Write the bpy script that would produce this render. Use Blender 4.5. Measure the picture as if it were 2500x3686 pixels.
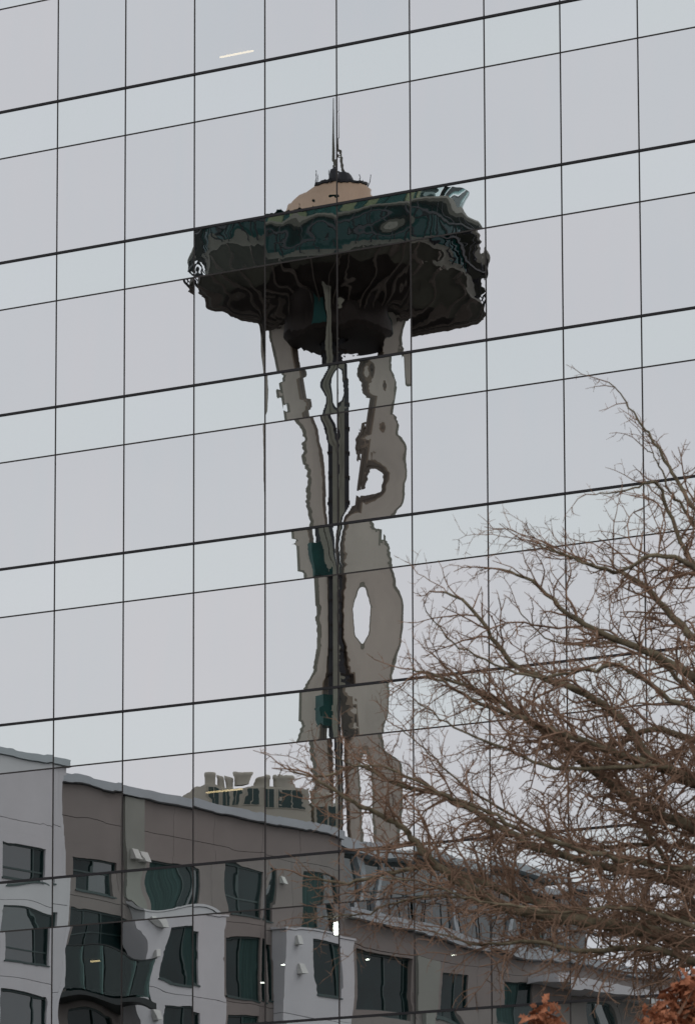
import bpy, math, random
import numpy as np
from mathutils import Vector, Matrix

# ------------------------------------------------------------------ camera, sky, sun, exposure
scene = bpy.context.scene
col = scene.collection
for o in list(bpy.data.objects):
    bpy.data.objects.remove(o)

CAM = Vector((83.456, -101.059, 1.70))
YAW, PITCH, ROLL = -0.6235, 0.1857, -0.0033
fwd = Vector((math.sin(YAW) * math.cos(PITCH), math.cos(YAW) * math.cos(PITCH), math.sin(PITCH)))
rgt = Vector((math.cos(YAW), -math.sin(YAW), 0))
upv = rgt.cross(fwd)
r2 = rgt * math.cos(ROLL) + upv * math.sin(ROLL)
u2 = -rgt * math.sin(ROLL) + upv * math.cos(ROLL)
cam = bpy.data.cameras.new('camera')
cam.sensor_fit = 'HORIZONTAL'
cam.sensor_width = 24.0
cam.lens = 24.0 * 7.8776
cam.clip_start = 0.5
cam.clip_end = 6000
cam.dof.use_dof = True
cam.dof.focus_distance = 127.0
cam.dof.aperture_fstop = 18.0
camo = bpy.data.objects.new('camera', cam)
col.objects.link(camo)
m = Matrix((r2, u2, -fwd)).transposed().to_4x4()
m.translation = CAM
camo.matrix_world = m
scene.camera = camo

SUN_EL, SUN_AZ = math.radians(38), math.radians(150)     # behind the photographer, veiled by cloud
world = bpy.data.worlds.new('World')
scene.world = world
world.use_nodes = True
nt = world.node_tree
nt.nodes.clear()
wout = nt.nodes.new('ShaderNodeOutputWorld')
wbg = nt.nodes.new('ShaderNodeBackground')
sky = nt.nodes.new('ShaderNodeTexSky')
sky.sky_type = 'NISHITA'
sky.sun_disc = False
sky.sun_elevation = SUN_EL
sky.sun_rotation = SUN_AZ
sky.air_density = 1.0
sky.dust_density = 4.0
hs = nt.nodes.new('ShaderNodeHueSaturation')
hs.inputs['Saturation'].default_value = 0.12
tc = nt.nodes.new('ShaderNodeTexCoord')
mp = nt.nodes.new('ShaderNodeMapping')
mp.inputs['Scale'].default_value = (1.0, 1.0, 2.6)
nz = nt.nodes.new('ShaderNodeTexNoise')
nz.inputs['Scale'].default_value = 3.2
nz.inputs['Detail'].default_value = 5
nz.inputs['Roughness'].default_value = 0.5
cr = nt.nodes.new('ShaderNodeValToRGB')           # the cloud layer: pale grey, faintly mottled
cr.color_ramp.elements[0].position = 0.25
cr.color_ramp.elements[0].color = (8.4, 8.65, 9.15, 1)
cr.color_ramp.elements[1].position = 0.75
cr.color_ramp.elements[1].color = (9.8, 9.75, 9.95, 1)
mx = nt.nodes.new('ShaderNodeMixRGB')
mx.inputs[0].default_value = 0.93                 # overcast: cloud hides almost all of the clear sky
L = nt.links.new
L(sky.outputs[0], hs.inputs['Color'])
L(tc.outputs['Generated'], mp.inputs['Vector'])
L(mp.outputs[0], nz.inputs['Vector'])
L(nz.outputs['Fac'], cr.inputs[0])
L(hs.outputs[0], mx.inputs[1])
L(cr.outputs[0], mx.inputs[2])
L(mx.outputs[0], wbg.inputs['Color'])
wbg.inputs['Strength'].default_value = 0.10
L(wbg.outputs[0], wout.inputs['Surface'])

sl = bpy.data.lights.new('sun', 'SUN')
sl.energy = 0.5
sl.angle = math.radians(40)
sl.color = (1.0, 0.97, 0.93)
so = bpy.data.objects.new('sun', sl)
col.objects.link(so)
sd = Vector((math.sin(SUN_AZ) * math.cos(SUN_EL), math.cos(SUN_AZ) * math.cos(SUN_EL), math.sin(SUN_EL)))
so.rotation_euler = sd.to_track_quat('Z', 'Y').to_euler()
so.location = (60, -60, 80)

scene.view_settings.view_transform = 'Standard'
scene.view_settings.look = 'None'
scene.view_settings.exposure = 0.0
scene.view_settings.gamma = 1.0
scene.view_settings.use_curve_mapping = False
scene.cycles.max_bounces = 10
scene.cycles.glossy_bounces = 6
scene.cycles.transparent_max_bounces = 12

# ------------------------------------------------------------------ helpers
rnd = random.Random(7)


def tag(o, label=None, cat=None, group=None, kind=None):
    if label: o['label'] = label
    if cat: o['category'] = cat
    if group: o['group'] = group
    if kind: o['kind'] = kind
    return o


def empty(name, loc=(0, 0, 0), rz=0.0):
    o = bpy.data.objects.new(name, None)
    o.location = loc
    o.rotation_euler = (0, 0, rz)
    o.empty_display_size = 0.5
    col.objects.link(o)
    return o


class MB:
    def __init__(s):
        s.v, s.f = [], []

    def quad(s, a, b, c, d):
        n = len(s.v)
        s.v += [a, b, c, d]
        s.f.append((n, n + 1, n + 2, n + 3))

    def box(s, x0, x1, y0, y1, z0, z1):
        n = len(s.v)
        s.v += [(x0, y0, z0), (x1, y0, z0), (x1, y1, z0), (x0, y1, z0),
                (x0, y0, z1), (x1, y0, z1), (x1, y1, z1), (x0, y1, z1)]
        s.f += [tuple(n + i for i in q) for q in
                ((0, 3, 2, 1), (4, 5, 6, 7), (0, 1, 5, 4), (1, 2, 6, 5), (2, 3, 7, 6), (3, 0, 4, 7))]
        return s

    def lathe(s, prof, seg=48, close=False):
        n = len(s.v)
        for (r, z) in prof:
            for i in range(seg):
                a = 2 * math.pi * i / seg
                s.v.append((r * math.cos(a), r * math.sin(a), z))
        k = len(prof)
        for j in range(k if close else k - 1):
            j2 = (j + 1) % k
            for i in range(seg):
                i2 = (i + 1) % seg
                s.f.append((n + j * seg + i, n + j * seg + i2, n + j2 * seg + i2, n + j2 * seg + i))
        return s

    def sweep(s, pts, dims, side):
        """rectangular section swept along pts; dims = (width along side, depth); side = unit vector"""
        n = len(s.v)
        for i, p in enumerate(pts):
            a = pts[max(i - 1, 0)]
            b = pts[min(i + 1, len(pts) - 1)]
            t = (Vector(b) - Vector(a)).normalized()
            d = t.cross(Vector(side)).normalized()
            w, h = dims[i] if isinstance(dims, list) else dims
            for (e, g) in ((-1, -1), (1, -1), (1, 1), (-1, 1)):
                s.v.append(tuple(Vector(p) + Vector(side) * (e * w / 2) + d * (g * h / 2)))
        for i in range(len(pts) - 1):
            for j in range(4):
                j2 = (j + 1) % 4
                s.f.append((n + i * 4 + j, n + i * 4 + j2, n + i * 4 + 4 + j2, n + i * 4 + 4 + j))
        s.f.append((n + 3, n + 2, n + 1, n))
        e = n + (len(pts) - 1) * 4
        s.f.append((e, e + 1, e + 2, e + 3))
        return s

    def tube(s, pts, rad, sides=5):
        n = len(s.v)
        ref = Vector((0.31, 0.22, 0.93))
        for i, p in enumerate(pts):
            t = (pts[min(i + 1, len(pts) - 1)] - pts[max(i - 1, 0)])
            if t.length < 1e-9: t = Vector((0, 0, 1))
            t.normalize()
            a = t.cross(ref)
            if a.length < 1e-3: a = t.cross(Vector((1, 0, 0)))
            a.normalize()
            b = t.cross(a)
            for j in range(sides):
                w = 2 * math.pi * j / sides
                s.v.append(tuple(p + (a * math.cos(w) + b * math.sin(w)) * rad[i]))
        for i in range(len(pts) - 1):
            for j in range(sides):
                j2 = (j + 1) % sides
                s.f.append((n + i * sides + j, n + i * sides + j2, n + (i + 1) * sides + j2, n + (i + 1) * sides + j))
        s.f.append(tuple(n + (len(pts) - 1) * sides + j for j in range(sides)))
        s.f.append(tuple(n + sides - 1 - j for j in range(sides)))
        return s

    def build(s, name, mat, parent=None, smooth=False):
        me = bpy.data.meshes.new(name)
        me.from_pydata(s.v, [], s.f)
        me.materials.append(mat)
        if smooth:
            me.polygons.foreach_set('use_smooth', [True] * len(me.polygons))
        me.update()
        o = bpy.data.objects.new(name, me)
        o.parent = parent
        col.objects.link(o)
        return o


def link_mesh(name, me, parent=None, loc=(0, 0, 0), rot=(0, 0, 0)):
    o = bpy.data.objects.new(name, me)
    o.parent = parent
    o.location = loc
    o.rotation_euler = rot
    col.objects.link(o)
    return o


# ------------------------------------------------------------------ materials
def principled(name, c, rough=0.7, spec=0.3, noise=None, bump=None, metal=0.0, c2=None, emis=None, coord='Object', objvar=0.0):
    mt = bpy.data.materials.new(name)
    mt.use_nodes = True
    n = mt.node_tree.nodes
    l = mt.node_tree.links.new
    p = n['Principled BSDF']
    p.inputs['Base Color'].default_value = (*c, 1)
    p.inputs['Roughness'].default_value = rough
    p.inputs['Specular IOR Level'].default_value = spec
    p.inputs['Metallic'].default_value = metal
    if noise:
        tcn = n.new('ShaderNodeTexCoord')
        a = n.new('ShaderNodeTexNoise')
        a.inputs['Scale'].default_value = noise[0]
        a.inputs['Detail'].default_value = 6
        a.inputs['Roughness'].default_value = 0.6
        mpn = n.new('ShaderNodeMapping')
        mpn.inputs['Scale'].default_value = noise[2] if len(noise) > 2 else (1, 1, 1)
        l(tcn.outputs[coord], mpn.inputs['Vector'])
        l(mpn.outputs[0], a.inputs['Vector'])
        r = n.new('ShaderNodeValToRGB')
        k = noise[1]
        r.color_ramp.elements[0].position = 0.3
        r.color_ramp.elements[1].position = 0.7
        r.color_ramp.elements[0].color = (*[x * (1 - k) for x in c], 1)
        r.color_ramp.elements[1].color = (*(c2 if c2 else [min(1, x * (1 + k)) for x in c]), 1)
        l(a.outputs['Fac'], r.inputs[0])
        out = r.outputs[0]
        if objvar:
            oi = n.new('ShaderNodeObjectInfo')
            hv = n.new('ShaderNodeHueSaturation')
            mr = n.new('ShaderNodeMapRange')
            mr.inputs['To Min'].default_value = 1 - objvar
            mr.inputs['To Max'].default_value = 1 + objvar
            l(oi.outputs['Random'], mr.inputs['Value'])
            l(mr.outputs[0], hv.inputs['Value'])
            l(out, hv.inputs['Color'])
            out = hv.outputs[0]
        l(out, p.inputs['Base Color'])
        if bump:
            b = n.new('ShaderNodeBump')
            b.inputs['Strength'].default_value = bump
            b.inputs['Distance'].default_value = 0.02
            l(a.outputs['Fac'], b.inputs['Height'])
            l(b.outputs[0], p.inputs['Normal'])
    if emis:
        p.inputs['Emission Color'].default_value = (*emis[0], 1)
        p.inputs['Emission Strength'].default_value = emis[1]
    return mt


def coated_glass(name, ca, cb, refl, body, opaque=False, blend=0.25):
    """solar-control glass: strong clear reflection over a dark see-through (or enamelled) body"""
    mt = bpy.data.materials.new(name)
    mt.use_nodes = True
    n = mt.node_tree.nodes
    l = mt.node_tree.links.new
    n.remove(n['Principled BSDF'])
    out = n['Material Output']
    g = n.new('ShaderNodeBsdfGlossy')
    g.inputs['Roughness'].default_value = 0.0
    oi = n.new('ShaderNodeObjectInfo')
    tcn = n.new('ShaderNodeTexCoord')
    nn = n.new('ShaderNodeTexNoise')          # strain pattern and thin film of the coating, pane by pane
    nn.noise_dimensions = '4D'
    nn.inputs['Scale'].default_value = 0.9
    nn.inputs['Detail'].default_value = 1.5
    ml = n.new('ShaderNodeMath'); ml.operation = 'MULTIPLY'; ml.inputs[1].default_value = 40
    l(oi.outputs['Random'], ml.inputs[0])
    l(ml.outputs[0], nn.inputs['W'])
    mpp = n.new('ShaderNodeMapping')
    mpp.inputs['Scale'].default_value = (2.2, 1, 0.35)
    l(tcn.outputs['Object'], mpp.inputs['Vector'])
    l(mpp.outputs[0], nn.inputs['Vector'])
    ad = n.new('ShaderNodeMath'); ad.operation = 'ADD'
    l(oi.outputs['Random'], ad.inputs[0])
    l(nn.outputs['Fac'], ad.inputs[1])
    mr = n.new('ShaderNodeMapRange')
    mr.inputs['From Min'].default_value = 0.35
    mr.inputs['From Max'].default_value = 1.65
    l(ad.outputs[0], mr.inputs['Value'])
    mc = n.new('ShaderNodeMixRGB')
    mc.inputs[1].default_value = (*ca, 1)
    mc.inputs[2].default_value = (*cb, 1)
    l(mr.outputs[0], mc.inputs[0])
    l(mc.outputs[0], g.inputs['Color'])
    if opaque:
        t = n.new('ShaderNodeBsdfDiffuse')
    else:
        t = n.new('ShaderNodeBsdfTransparent')
    t.inputs['Color'].default_value = (*body, 1)
    mix = n.new('ShaderNodeMixShader')
    lw = n.new('ShaderNodeLayerWeight')
    lw.inputs['Blend'].default_value = blend
    f = n.new('ShaderNodeMapRange')
    f.inputs['To Min'].default_value = refl
    f.inputs['To Max'].default_value = 1.0
    l(lw.outputs['Fresnel'], f.inputs['Value'])
    l(f.outputs[0], mix.inputs[0])
    l(t.outputs[0], mix.inputs[1])
    l(g.outputs[0], mix.inputs[2])
    l(mix.outputs[0], out.inputs['Surface'])
    return mt


M = {}
M['vision'] = coated_glass('vision_glass', (0.80, 0.79, 0.80), (0.755, 0.785, 0.80), 0.80, (0.42, 0.47, 0.46))
M['spandrel'] = coated_glass('spandrel_glass', (0.785, 0.825, 0.82), (0.80, 0.825, 0.835), 0.82, (0.05, 0.065, 0.065), True)
M['mullion'] = principled('mullion_metal', (0.030, 0.026, 0.025), 0.6, 0.2, noise=(2.0, 0.2))
M['cap'] = principled('transom_metal', (0.014, 0.013, 0.015), 0.55, 0.25, noise=(2.0, 0.2))
M['slab'] = principled('concrete_slab', (0.25, 0.25, 0.24), 0.9, 0.2, noise=(0.8, 0.15))
M['ceiling'] = principled('ceiling_tile', (0.42, 0.42, 0.41), 0.9, 0.2, noise=(0.5, 0.06))
M['darkwall'] = principled('inner_wall', (0.12, 0.12, 0.12), 0.9, 0.2, noise=(0.5, 0.1))
M['tube_light'] = principled('lit_tube', (0.9, 0.85, 0.7), 0.5, 0.2, emis=((1.0, 0.70, 0.36), 5.0), noise=(1, 0.02))
M['spot_light'] = principled('lit_spot', (0.9, 0.9, 0.8), 0.5, 0.2, emis=((1.0, 0.97, 0.86), 22.0), noise=(1, 0.02))
M['ground'] = principled('ground_asphalt', (0.11, 0.11, 0.105), 0.9, 0.2, noise=(0.3, 0.25))
# apartment building
M['taupe'] = principled('taupe_panel', (0.240, 0.213, 0.197), 0.85, 0.2, noise=(0.7, 0.06), objvar=0.03)
M['white_panel'] = principled('white_panel', (0.555, 0.55, 0.56), 0.8, 0.25, noise=(0.7, 0.04), objvar=0.02)
M['joint'] = principled('dark_joint', (0.07, 0.066, 0.064), 0.9, 0.2, noise=(1, 0.1))
M['coping'] = principled('pale_coping', (0.38, 0.41, 0.43), 0.6, 0.3, noise=(0.6, 0.06))
M['olive'] = principled('olive_pilaster', (0.26, 0.265, 0.235), 0.8, 0.2, noise=(0.8, 0.06))
M['frame'] = principled('window_frame', (0.02, 0.045, 0.042), 0.5, 0.4, noise=(3, 0.15))
M['aglass'] = principled('window_glass', (0.010, 0.022, 0.023), 0.03, 1.0, noise=(0.5, 0.3))
M['curtain'] = principled('curtain', (0.032, 0.062, 0.058), 0.9, 0.1, noise=(2.5, 0.5, (6, 6, 0.2)))
M['vent'] = principled('vent_hood', (0.55, 0.55, 0.52), 0.7, 0.3, noise=(3, 0.08))
M['balglass'] = coated_glass('balustrade_glass', (0.6, 0.7, 0.68), (0.55, 0.68, 0.66), 0.02, (0.30, 0.39, 0.37))
M['aglass2'] = principled('deep_window_glass', (0.008, 0.020, 0.020), 0.05, 0.12, noise=(0.5, 0.4))
M['dark'] = principled('dark_soffit', (0.025, 0.03, 0.03), 0.7, 0.3, noise=(1, 0.2))
M['cream'] = principled('cream_concrete', (0.40, 0.38, 0.32), 0.8, 0.2, noise=(0.3, 0.08))
# tower
M['leg'] = principled('tower_leg_paint', (0.44, 0.395, 0.34), 0.6, 0.3, noise=(0.12, 0.25, (1, 1, 0.25)))
M['tan'] = principled('tower_roof_paint', (0.36, 0.25, 0.17), 0.7, 0.3, noise=(0.3, 0.1))
M['tdark'] = principled('tower_core_steel', (0.022, 0.022, 0.026), 0.6, 0.3, noise=(0.8, 0.3))
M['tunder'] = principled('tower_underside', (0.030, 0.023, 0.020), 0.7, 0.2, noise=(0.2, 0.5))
M['tglass'] = principled('tower_glass', (0.008, 0.064, 0.058), 0.35, 0.12, noise=(0.4, 0.35))
M['tpale'] = coated_glass('tower_parapet_glass', (0.7, 0.76, 0.76), (0.66, 0.74, 0.74), 0.015, (0.86, 0.93, 0.92))
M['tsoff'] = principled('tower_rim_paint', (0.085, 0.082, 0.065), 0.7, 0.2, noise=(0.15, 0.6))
M['tedge'] = principled('tower_edge_shade', (0.20, 0.195, 0.155), 0.6, 0.3, noise=(0.2, 0.25))  # leg side shading painted as a darker olive tone
M['tweb'] = principled('tower_web_brown_shade', (0.19, 0.145, 0.105), 0.6, 0.3, noise=(0.3, 0.2))  # web brown, darkened so the legs show painted shading
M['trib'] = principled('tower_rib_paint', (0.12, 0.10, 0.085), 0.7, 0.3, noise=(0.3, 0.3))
M['tsee'] = coated_glass('tower_restaurant_glass_clear', (0.7, 0.76, 0.8), (0.66, 0.74, 0.8), 0.02, (0.80, 0.86, 0.90))
M['trest'] = coated_glass('tower_restaurant_glass', (0.72, 0.78, 0.84), (0.68, 0.76, 0.84), 0.0, (0.008, 0.055, 0.050), True, 0.22)
M['trim'] = principled('tower_trim_paint', (0.105, 0.10, 0.08), 0.6, 0.3, noise=(0.3, 0.2))
M['olivet'] = principled('tower_soffit_paint', (0.24, 0.23, 0.12), 0.6, 0.3, noise=(0.25, 0.3))
# trees
M['bark'] = principled('bark', (0.105, 0.086, 0.060), 0.95, 0.1, noise=(14.0, 0.45, (1, 1, 1)), bump=0.6, c2=(0.22, 0.185, 0.125))
M['twig'] = principled('twig_bark', (0.205, 0.130, 0.090), 0.9, 0.15, noise=(5.0, 0.35))
M['leaf'] = principled('dead_leaf', (0.26, 0.088, 0.042), 0.8, 0.2, noise=(9.0, 0.45), c2=(0.42, 0.17, 0.09))

# ------------------------------------------------------------------ ground
mb = MB()
mb.quad((-3000, -3000, 0), (3000, -3000, 0), (3000, 3000, 0), (-3000, 3000, 0))
tag(mb.build('ground', M['ground']), kind='structure')

# ------------------------------------------------------------------ glass office building
W, HF, SP = 2.10, 3.81696, 1.18356
Z0 = 36.2796
I0, I1 = -3, 12           # pane columns
K0, K1 = -2, 7            # floors, counted downwards from the line at Z0
DEPTH = 18.0
bld = empty('glass_office_building', (0, 0, 0))
tag(bld, 'office block with a mirror glass curtain wall of thin dark gridlines', 'office building')


def cell_interp(rows, u, v):
    """rows: [(v, [(u, value), ...]), ...] -> smooth field on the grid u x v"""
    vs = np.array([r[0] for r in rows])
    F = []
    for _, lst in rows:
        a = np.array(lst, float)
        F.append(np.interp(u, a[:, 0], a[:, 1]))
    F = np.array(F)
    ker = np.array([0, 1, 2, 1, 0.0]) / 4
    for i in range(len(F)):
        p = np.pad(F[i], 2, mode='edge')
        p[:2] = 2 * F[i][0] - F[i][[2, 1]] if len(u) > 3 else p[:2]
        p[-2:] = 2 * F[i][-1] - F[i][[-2, -3]] if len(u) > 3 else p[-2:]
        F[i] = np.convolve(p, ker, 'valid')
    out = np.zeros((len(v), len(u)))
    for j, vv in enumerate(v):
        k = int(np.clip(np.searchsorted(vs, vv) - 1, 0, len(vs) - 2)) if len(vs) > 1 else 0
        if len(vs) == 1:
            out[j] = F[0]
            continue
        t = np.clip((vv - vs[k]) / (vs[k + 1] - vs[k]), 0, 1)
        t = t * t * (3 - 2 * t)
        out[j] = F[k] * (1 - t) + F[k + 1] * t
    return out


# Heat-strengthened panes are never flat.  WARP lists, for the panes that catch the tower, which
# offset from the tower's axis (unit 5.74 cm at the tower) each spot of the pane mirrors.
XL = {2: 282.0, 3: 440.0, 4: 600.5, 5: 764.5, 6: 931.0, 7: 1101.0}
XW = {2: 158.0, 3: 160.5, 4: 164.0, 5: 166.5, 6: 170.0, 7: 174.0}
WARP = {}
#@WARP@
# column 4 (left of the tower's axis); key = (column, floor line above, 's'pandrel or 'v'ision)
WARP[4, 0, 'v'] = [(0, [(0, -165), (.88, -14), (.935, 0), (1, 14)]), (.7, [(0, -165), (.2, -126), (.9, -8), (.945, 0), (1, 8)]), (.86, [(0, -150), (.4, -78), (.8, -22), (1, -3)]), (1, [(0, -134), (.26, -94), (.6, -50), (1, -3)])]
WARP[5, 0, 'v'] = [(0, [(0, -14), (.045, 0), (.2, 34), (1, 165)]), (.6, [(0, -12), (.07, 0), (.2, 26), (1, 165)]), (.8, [(0, -14), (.085, 0), (.3, 26), (.7, 84), (1, 165)]), (1, [(0, -4), (.3, 36), (.7, 96), (1, 160)])]
WARP[4, 2, 's'] = [(0, [(0, -105), (.05, -150), (.12, -156), (.25, -132), (.55, -82), (.70, -50), (.76, -28), (.92, -4), (1, 6)]),
                   (.35, [(0, -96), (.06, -150), (.22, -134), (.58, -76), (.72, -46), (.79, -28), (.92, 20), (1, 74)]),
                   (.7, [(0, -100), (.05, -140), (.30, -122), (.62, -70), (.74, -44), (.80, -28), (.93, 24), (1, 70)]),
                   (1, [(0, -150), (.40, -116), (.66, -68), (.74, -44), (.8, -28), (.93, 2), (1, 12)])]
WARP[4, 2, 'v'] = [(0, [(0, -165), (.55, -114), (.70, -64), (.76, -27), (.85, 4), (1, 46)]),
                   (.14, [(0, -165), (.57, -112), (.73, -62), (.80, -27), (.9, 4), (1, 28)]),
                   (.4, [(0, -165), (.645, -103), (.82, -54), (.87, -28), (.95, -13), (1, 2)]),
                   (.85, [(0, -165), (.69, -90), (.84, -40), (.875, -28), (.95, -13), (1, 0)]),
                   (1, [(0, -165), (.76, -86), (.87, -32), (.95, -13), (1, -2)])]
WARP[4, 3, 's'] = [(0, [(0, -160), (.43, -86), (.66, -30), (.83, 2), (.92, 22), (1, 30)]),
                   (.5, [(0, -160), (.44, -92), (.52, -80), (.66, -32), (.83, -12), (.93, 10), (1, 42)]),
                   (1, [(0, -160), (.58, -90), (.62, -80), (.69, -30), (.86, -16), (.95, -14), (1, 36)])]
WARP[4, 3, 'v'] = [(0, [(0, -165), (.80, -82), (.87, -28), (.945, -13), (1, 3)]), (.6, [(0, -165), (.81, -82), (.87, -28), (.95, -13), (1, 3)]),
                   (.82, [(0, -165), (.77, -80), (.86, -28), (.95, -13), (1, 2)]), (1, [(0, -165), (.63, -80), (.82, -28), (.94, -13), (1, 0)])]
WARP[4, 4, 's'] = [(0, [(0, -165), (.55, -82), (.85, -28), (.96, -8), (1, 0)]), (.4, [(0, -165), (.51, -84), (.78, -32), (.96, -10), (1, 0)]),
                   (.7, [(0, -165), (.60, -84), (.82, -34), (.96, -12), (1, -4)]), (1, [(0, -165), (.50, -84), (.76, -46), (.9, -26), (1, -6)])]
WARP[4, 4, 'v'] = [(0, [(0, -165), (.72, -86), (.89, -38), (.95, -28), (1, -10)]), (.5, [(0, -165), (.76, -94), (.93, -46), (.97, -28), (1, -14)]), (1, [(0, -165), (.78, -100), (.95, -50), (1, -20)])]
# column 5 (right of the axis)
WARP[5, 2, 's'] = [(0, [(0, -20), (.13, 28), (.26, 78), (.68, 130), (.82, 160), (.92, 128), (.96, 100), (1, 138)]),
                   (.22, [(0, 76), (.03, 44), (.06, 26), (.09, 14), (.13, 28), (.25, 80), (.40, 104), (.47, 84), (.53, 104), (.70, 130), (.84, 160), (.93, 122), (.97, 104), (1, 140)]),
                   (.6, [(0, 80), (.04, 44), (.07, 26), (.11, 4), (.17, 27), (.22, 44), (.36, 76), (.55, 108), (.64, 78), (.69, 104), (.75, 126), (.86, 158), (.94, 122), (1, 126)]),
                   (.85, [(0, 20), (.05, 14), (.10, 2), (.2, 28), (.42, 74), (.62, 100), (.72, 82), (.76, 116), (.88, 150), (1, 150)]),
                   (1, [(0, -10), (.2, 28), (.46, 72), (.74, 118), (.85, 150), (1, 150)])]
WARP[5, 2, 'v'] = [(0, [(0, -10), (.2, 28), (.45, 64), (.72, 116), (.9, 150), (1, 165)]),
                   (.2, [(0, -20), (.04, -13), (.08, 13), (.19, 28), (.25, 60), (.5, 85), (.62, 70), (.78, 108), (1, 150)]),
                   (.45, [(0, -20), (.04, -13), (.08, 13), (.20, 27), (.25, 52), (.6, 72), (.91, 101), (1, 126)]),
                   (.62, [(0, -18), (.03, -13), (.08, 13), (.2, 27), (.26, 40), (.36, 50), (.44, 33), (.56, 33), (.63, 46), (.90, 96), (1, 122)]),
                   (.74, [(0, 0), (.2, 24), (.24, 30), (.36, 33), (.52, 31), (.60, 35), (.66, 56), (.88, 92), (1, 120)]),
                   (.84, [(0, 0), (.08, 10), (.2, 46), (.5, 58), (.83, 88), (1, 120)]),
                   (1, [(0, 0), (.07, 24), (.10, 44), (.5, 62), (.76, 86), (1, 130)])]
WARP[5, 3, 's'] = [(0, [(0, -6), (.06, 26), (.1, 42), (.36, 84), (.5, 104), (1, 165)]), (.45, [(0, 16), (.05, 34), (.1, 44), (.3, 60), (.58, 85), (.66, 92), (1, 160)]),
                   (.6, [(0, 14), (.06, 34), (.3, 60), (.66, 84), (.8, 110), (1, 160)]), (1, [(0, 0), (.05, 24), (.10, 42), (.3, 60), (.7, 84), (.85, 110), (1, 150)])]
WARP[5, 3, 'v'] = [(0, [(0, 11), (.02, 13), (.08, 28), (.12, 38), (.4, 60), (.7, 82), (.85, 110), (1, 150)]),
                   (.12, [(0, 11), (.02, 13), (.07, 28), (.2, 60), (.30, 90), (.36, 88), (.45, 62), (.55, 52), (.72, 80), (.85, 100), (1, 140)]),
                   (.35, [(0, 12), (.015, 13), (.06, 28), (.17, 64), (.20, 90), (.31, 140), (.43, 90), (.52, 58), (.6, 50), (.72, 62), (.85, 80), (1, 120)]),
                   (.52, [(0, 12), (.015, 13), (.07, 28), (.18, 64), (.225, 90), (.32, 130), (.41, 90), (.5, 56), (.6, 50), (.72, 62), (.85, 79), (1, 120)]),
                   (.66, [(0, 11), (.02, 13), (.09, 28), (.24, 60), (.31, 88), (.33, 92), (.4, 66), (.55, 48), (.7, 62), (.82, 78), (1, 120)]),
                   (.8, [(0, 8), (.04, 13), (.12, 28), (.3, 52), (.76, 78), (1, 125)]), (1, [(0, 6), (.07, 13), (.16, 28), (.4, 50), (.68, 76), (.85, 110), (1, 150)])]
WARP[5, 4, 's'] = [(0, [(0, 10), (.05, 30), (.3, 48), (.66, 78), (.72, 92), (1, 160)]), (.5, [(0, 12), (.05, 32), (.3, 48), (.56, 70), (.62, 60), (.66, 82), (.75, 110), (.93, 140), (.97, 100), (1, 96)]),
                   (1, [(0, 10), (.05, 30), (.3, 48), (.58, 80), (.7, 110), (1, 160)])]
WARP[5, 4, 'v'] = [(0, [(0, 5), (.1, 34), (.3, 54), (.55, 80), (.75, 120), (1, 160)]), (.12, [(0, 2), (.1, 36), (.26, 78), (.36, 88), (.44, 78), (.56, 80), (.75, 110), (1, 150)]),
                   (.3, [(0, -4), (.1, 40), (.22, 76), (.27, 92), (.36, 104), (.46, 88), (.6, 62), (.72, 70), (.85, 92), (1, 124)]),
                   (.6, [(0, -4), (.1, 42), (.22, 78), (.28, 96), (.4, 112), (.46, 94), (.62, 66), (.75, 76), (.86, 96), (1, 130)]), (1, [(0, 0), (.15, 60), (.3, 100), (.42, 112), (.5, 98), (.65, 80), (.84, 104), (1, 140)])]
# slivers at the rolled right edge of column 3
WARP[3, 2, 's'] = [(0, [(0, -325), (.95, -176), (1, -150)]), (1, [(0, -325), (.95, -176), (1, -150)])]
WARP[3, 2, 'v'] = [(0, [(0, -325), (.93, -176), (.97, -118), (1, -88)]), (.5, [(0, -325), (.94, -176), (.975, -112), (1, -80)]), (.9, [(0, -325), (.96, -170), (1, -100)]), (1, [(0, -325), (1, -165)])]
WARP[3, 1, 'v'] = [(0, [(0, -330), (.3, -250), (.8, -195), (1, -165)]), (.45, [(0, -330), (.25, -270), (.8, -190), (.92, -172), (1, -130)]), (.7, [(0, -330), (.9, -180), (.955, -118), (1, -86)]), (1, [(0, -330), (.96, -170), (1, -100)])]
WARP[2, 1, 's'] = [(0, [(0, -484), (.92, -345), (1, -338)]), (.3, [(0, -484), (.92, -345), (.95, -330), (1, -316)]), (.8, [(0, -484), (.92, -345), (.95, -330), (1, -318)]), (1, [(0, -484), (1, -345)])]
WARP[3, 1, 's'] = [(0, [(0, -350), (.05, -345), (.12, -310), (1, -165)]), (.35, [(0, -322), (.04, -332), (.1, -322), (.2, -290), (1, -165)]), (.8, [(0, -330), (.05, -340), (.12, -320), (.3, -280), (1, -165)]), (1, [(0, -340), (.1, -325), (1, -165)])]
WARP[3, 1, 'v'] = [(0, [(0, -340), (.05, -328), (1, -165)]), (.12, [(0, -350), (.08, -322), (.5, -262), (1, -165)]), (.22, [(0, -335), (.18, -282), (.24, -262), (1, -165)]),
                   (.34, [(0, -330), (.24, -268), (.35, -240), (.8, -180), (1, -150)]), (.5, [(0, -330), (.6, -220), (.9, -176), (.96, -128), (1, -100)]), (.75, [(0, -330), (.92, -180), (.965, -118), (1, -86)]), (1, [(0, -330), (.96, -170), (1, -100)])]
WARP[4, 1, 's'] = [(0, [(0, -165), (1, -2)]), (.5, [(0, -165), (.5, -100), (.7, -40), (1, -2)]), (1, [(0, -165), (1, -2)])]
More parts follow.
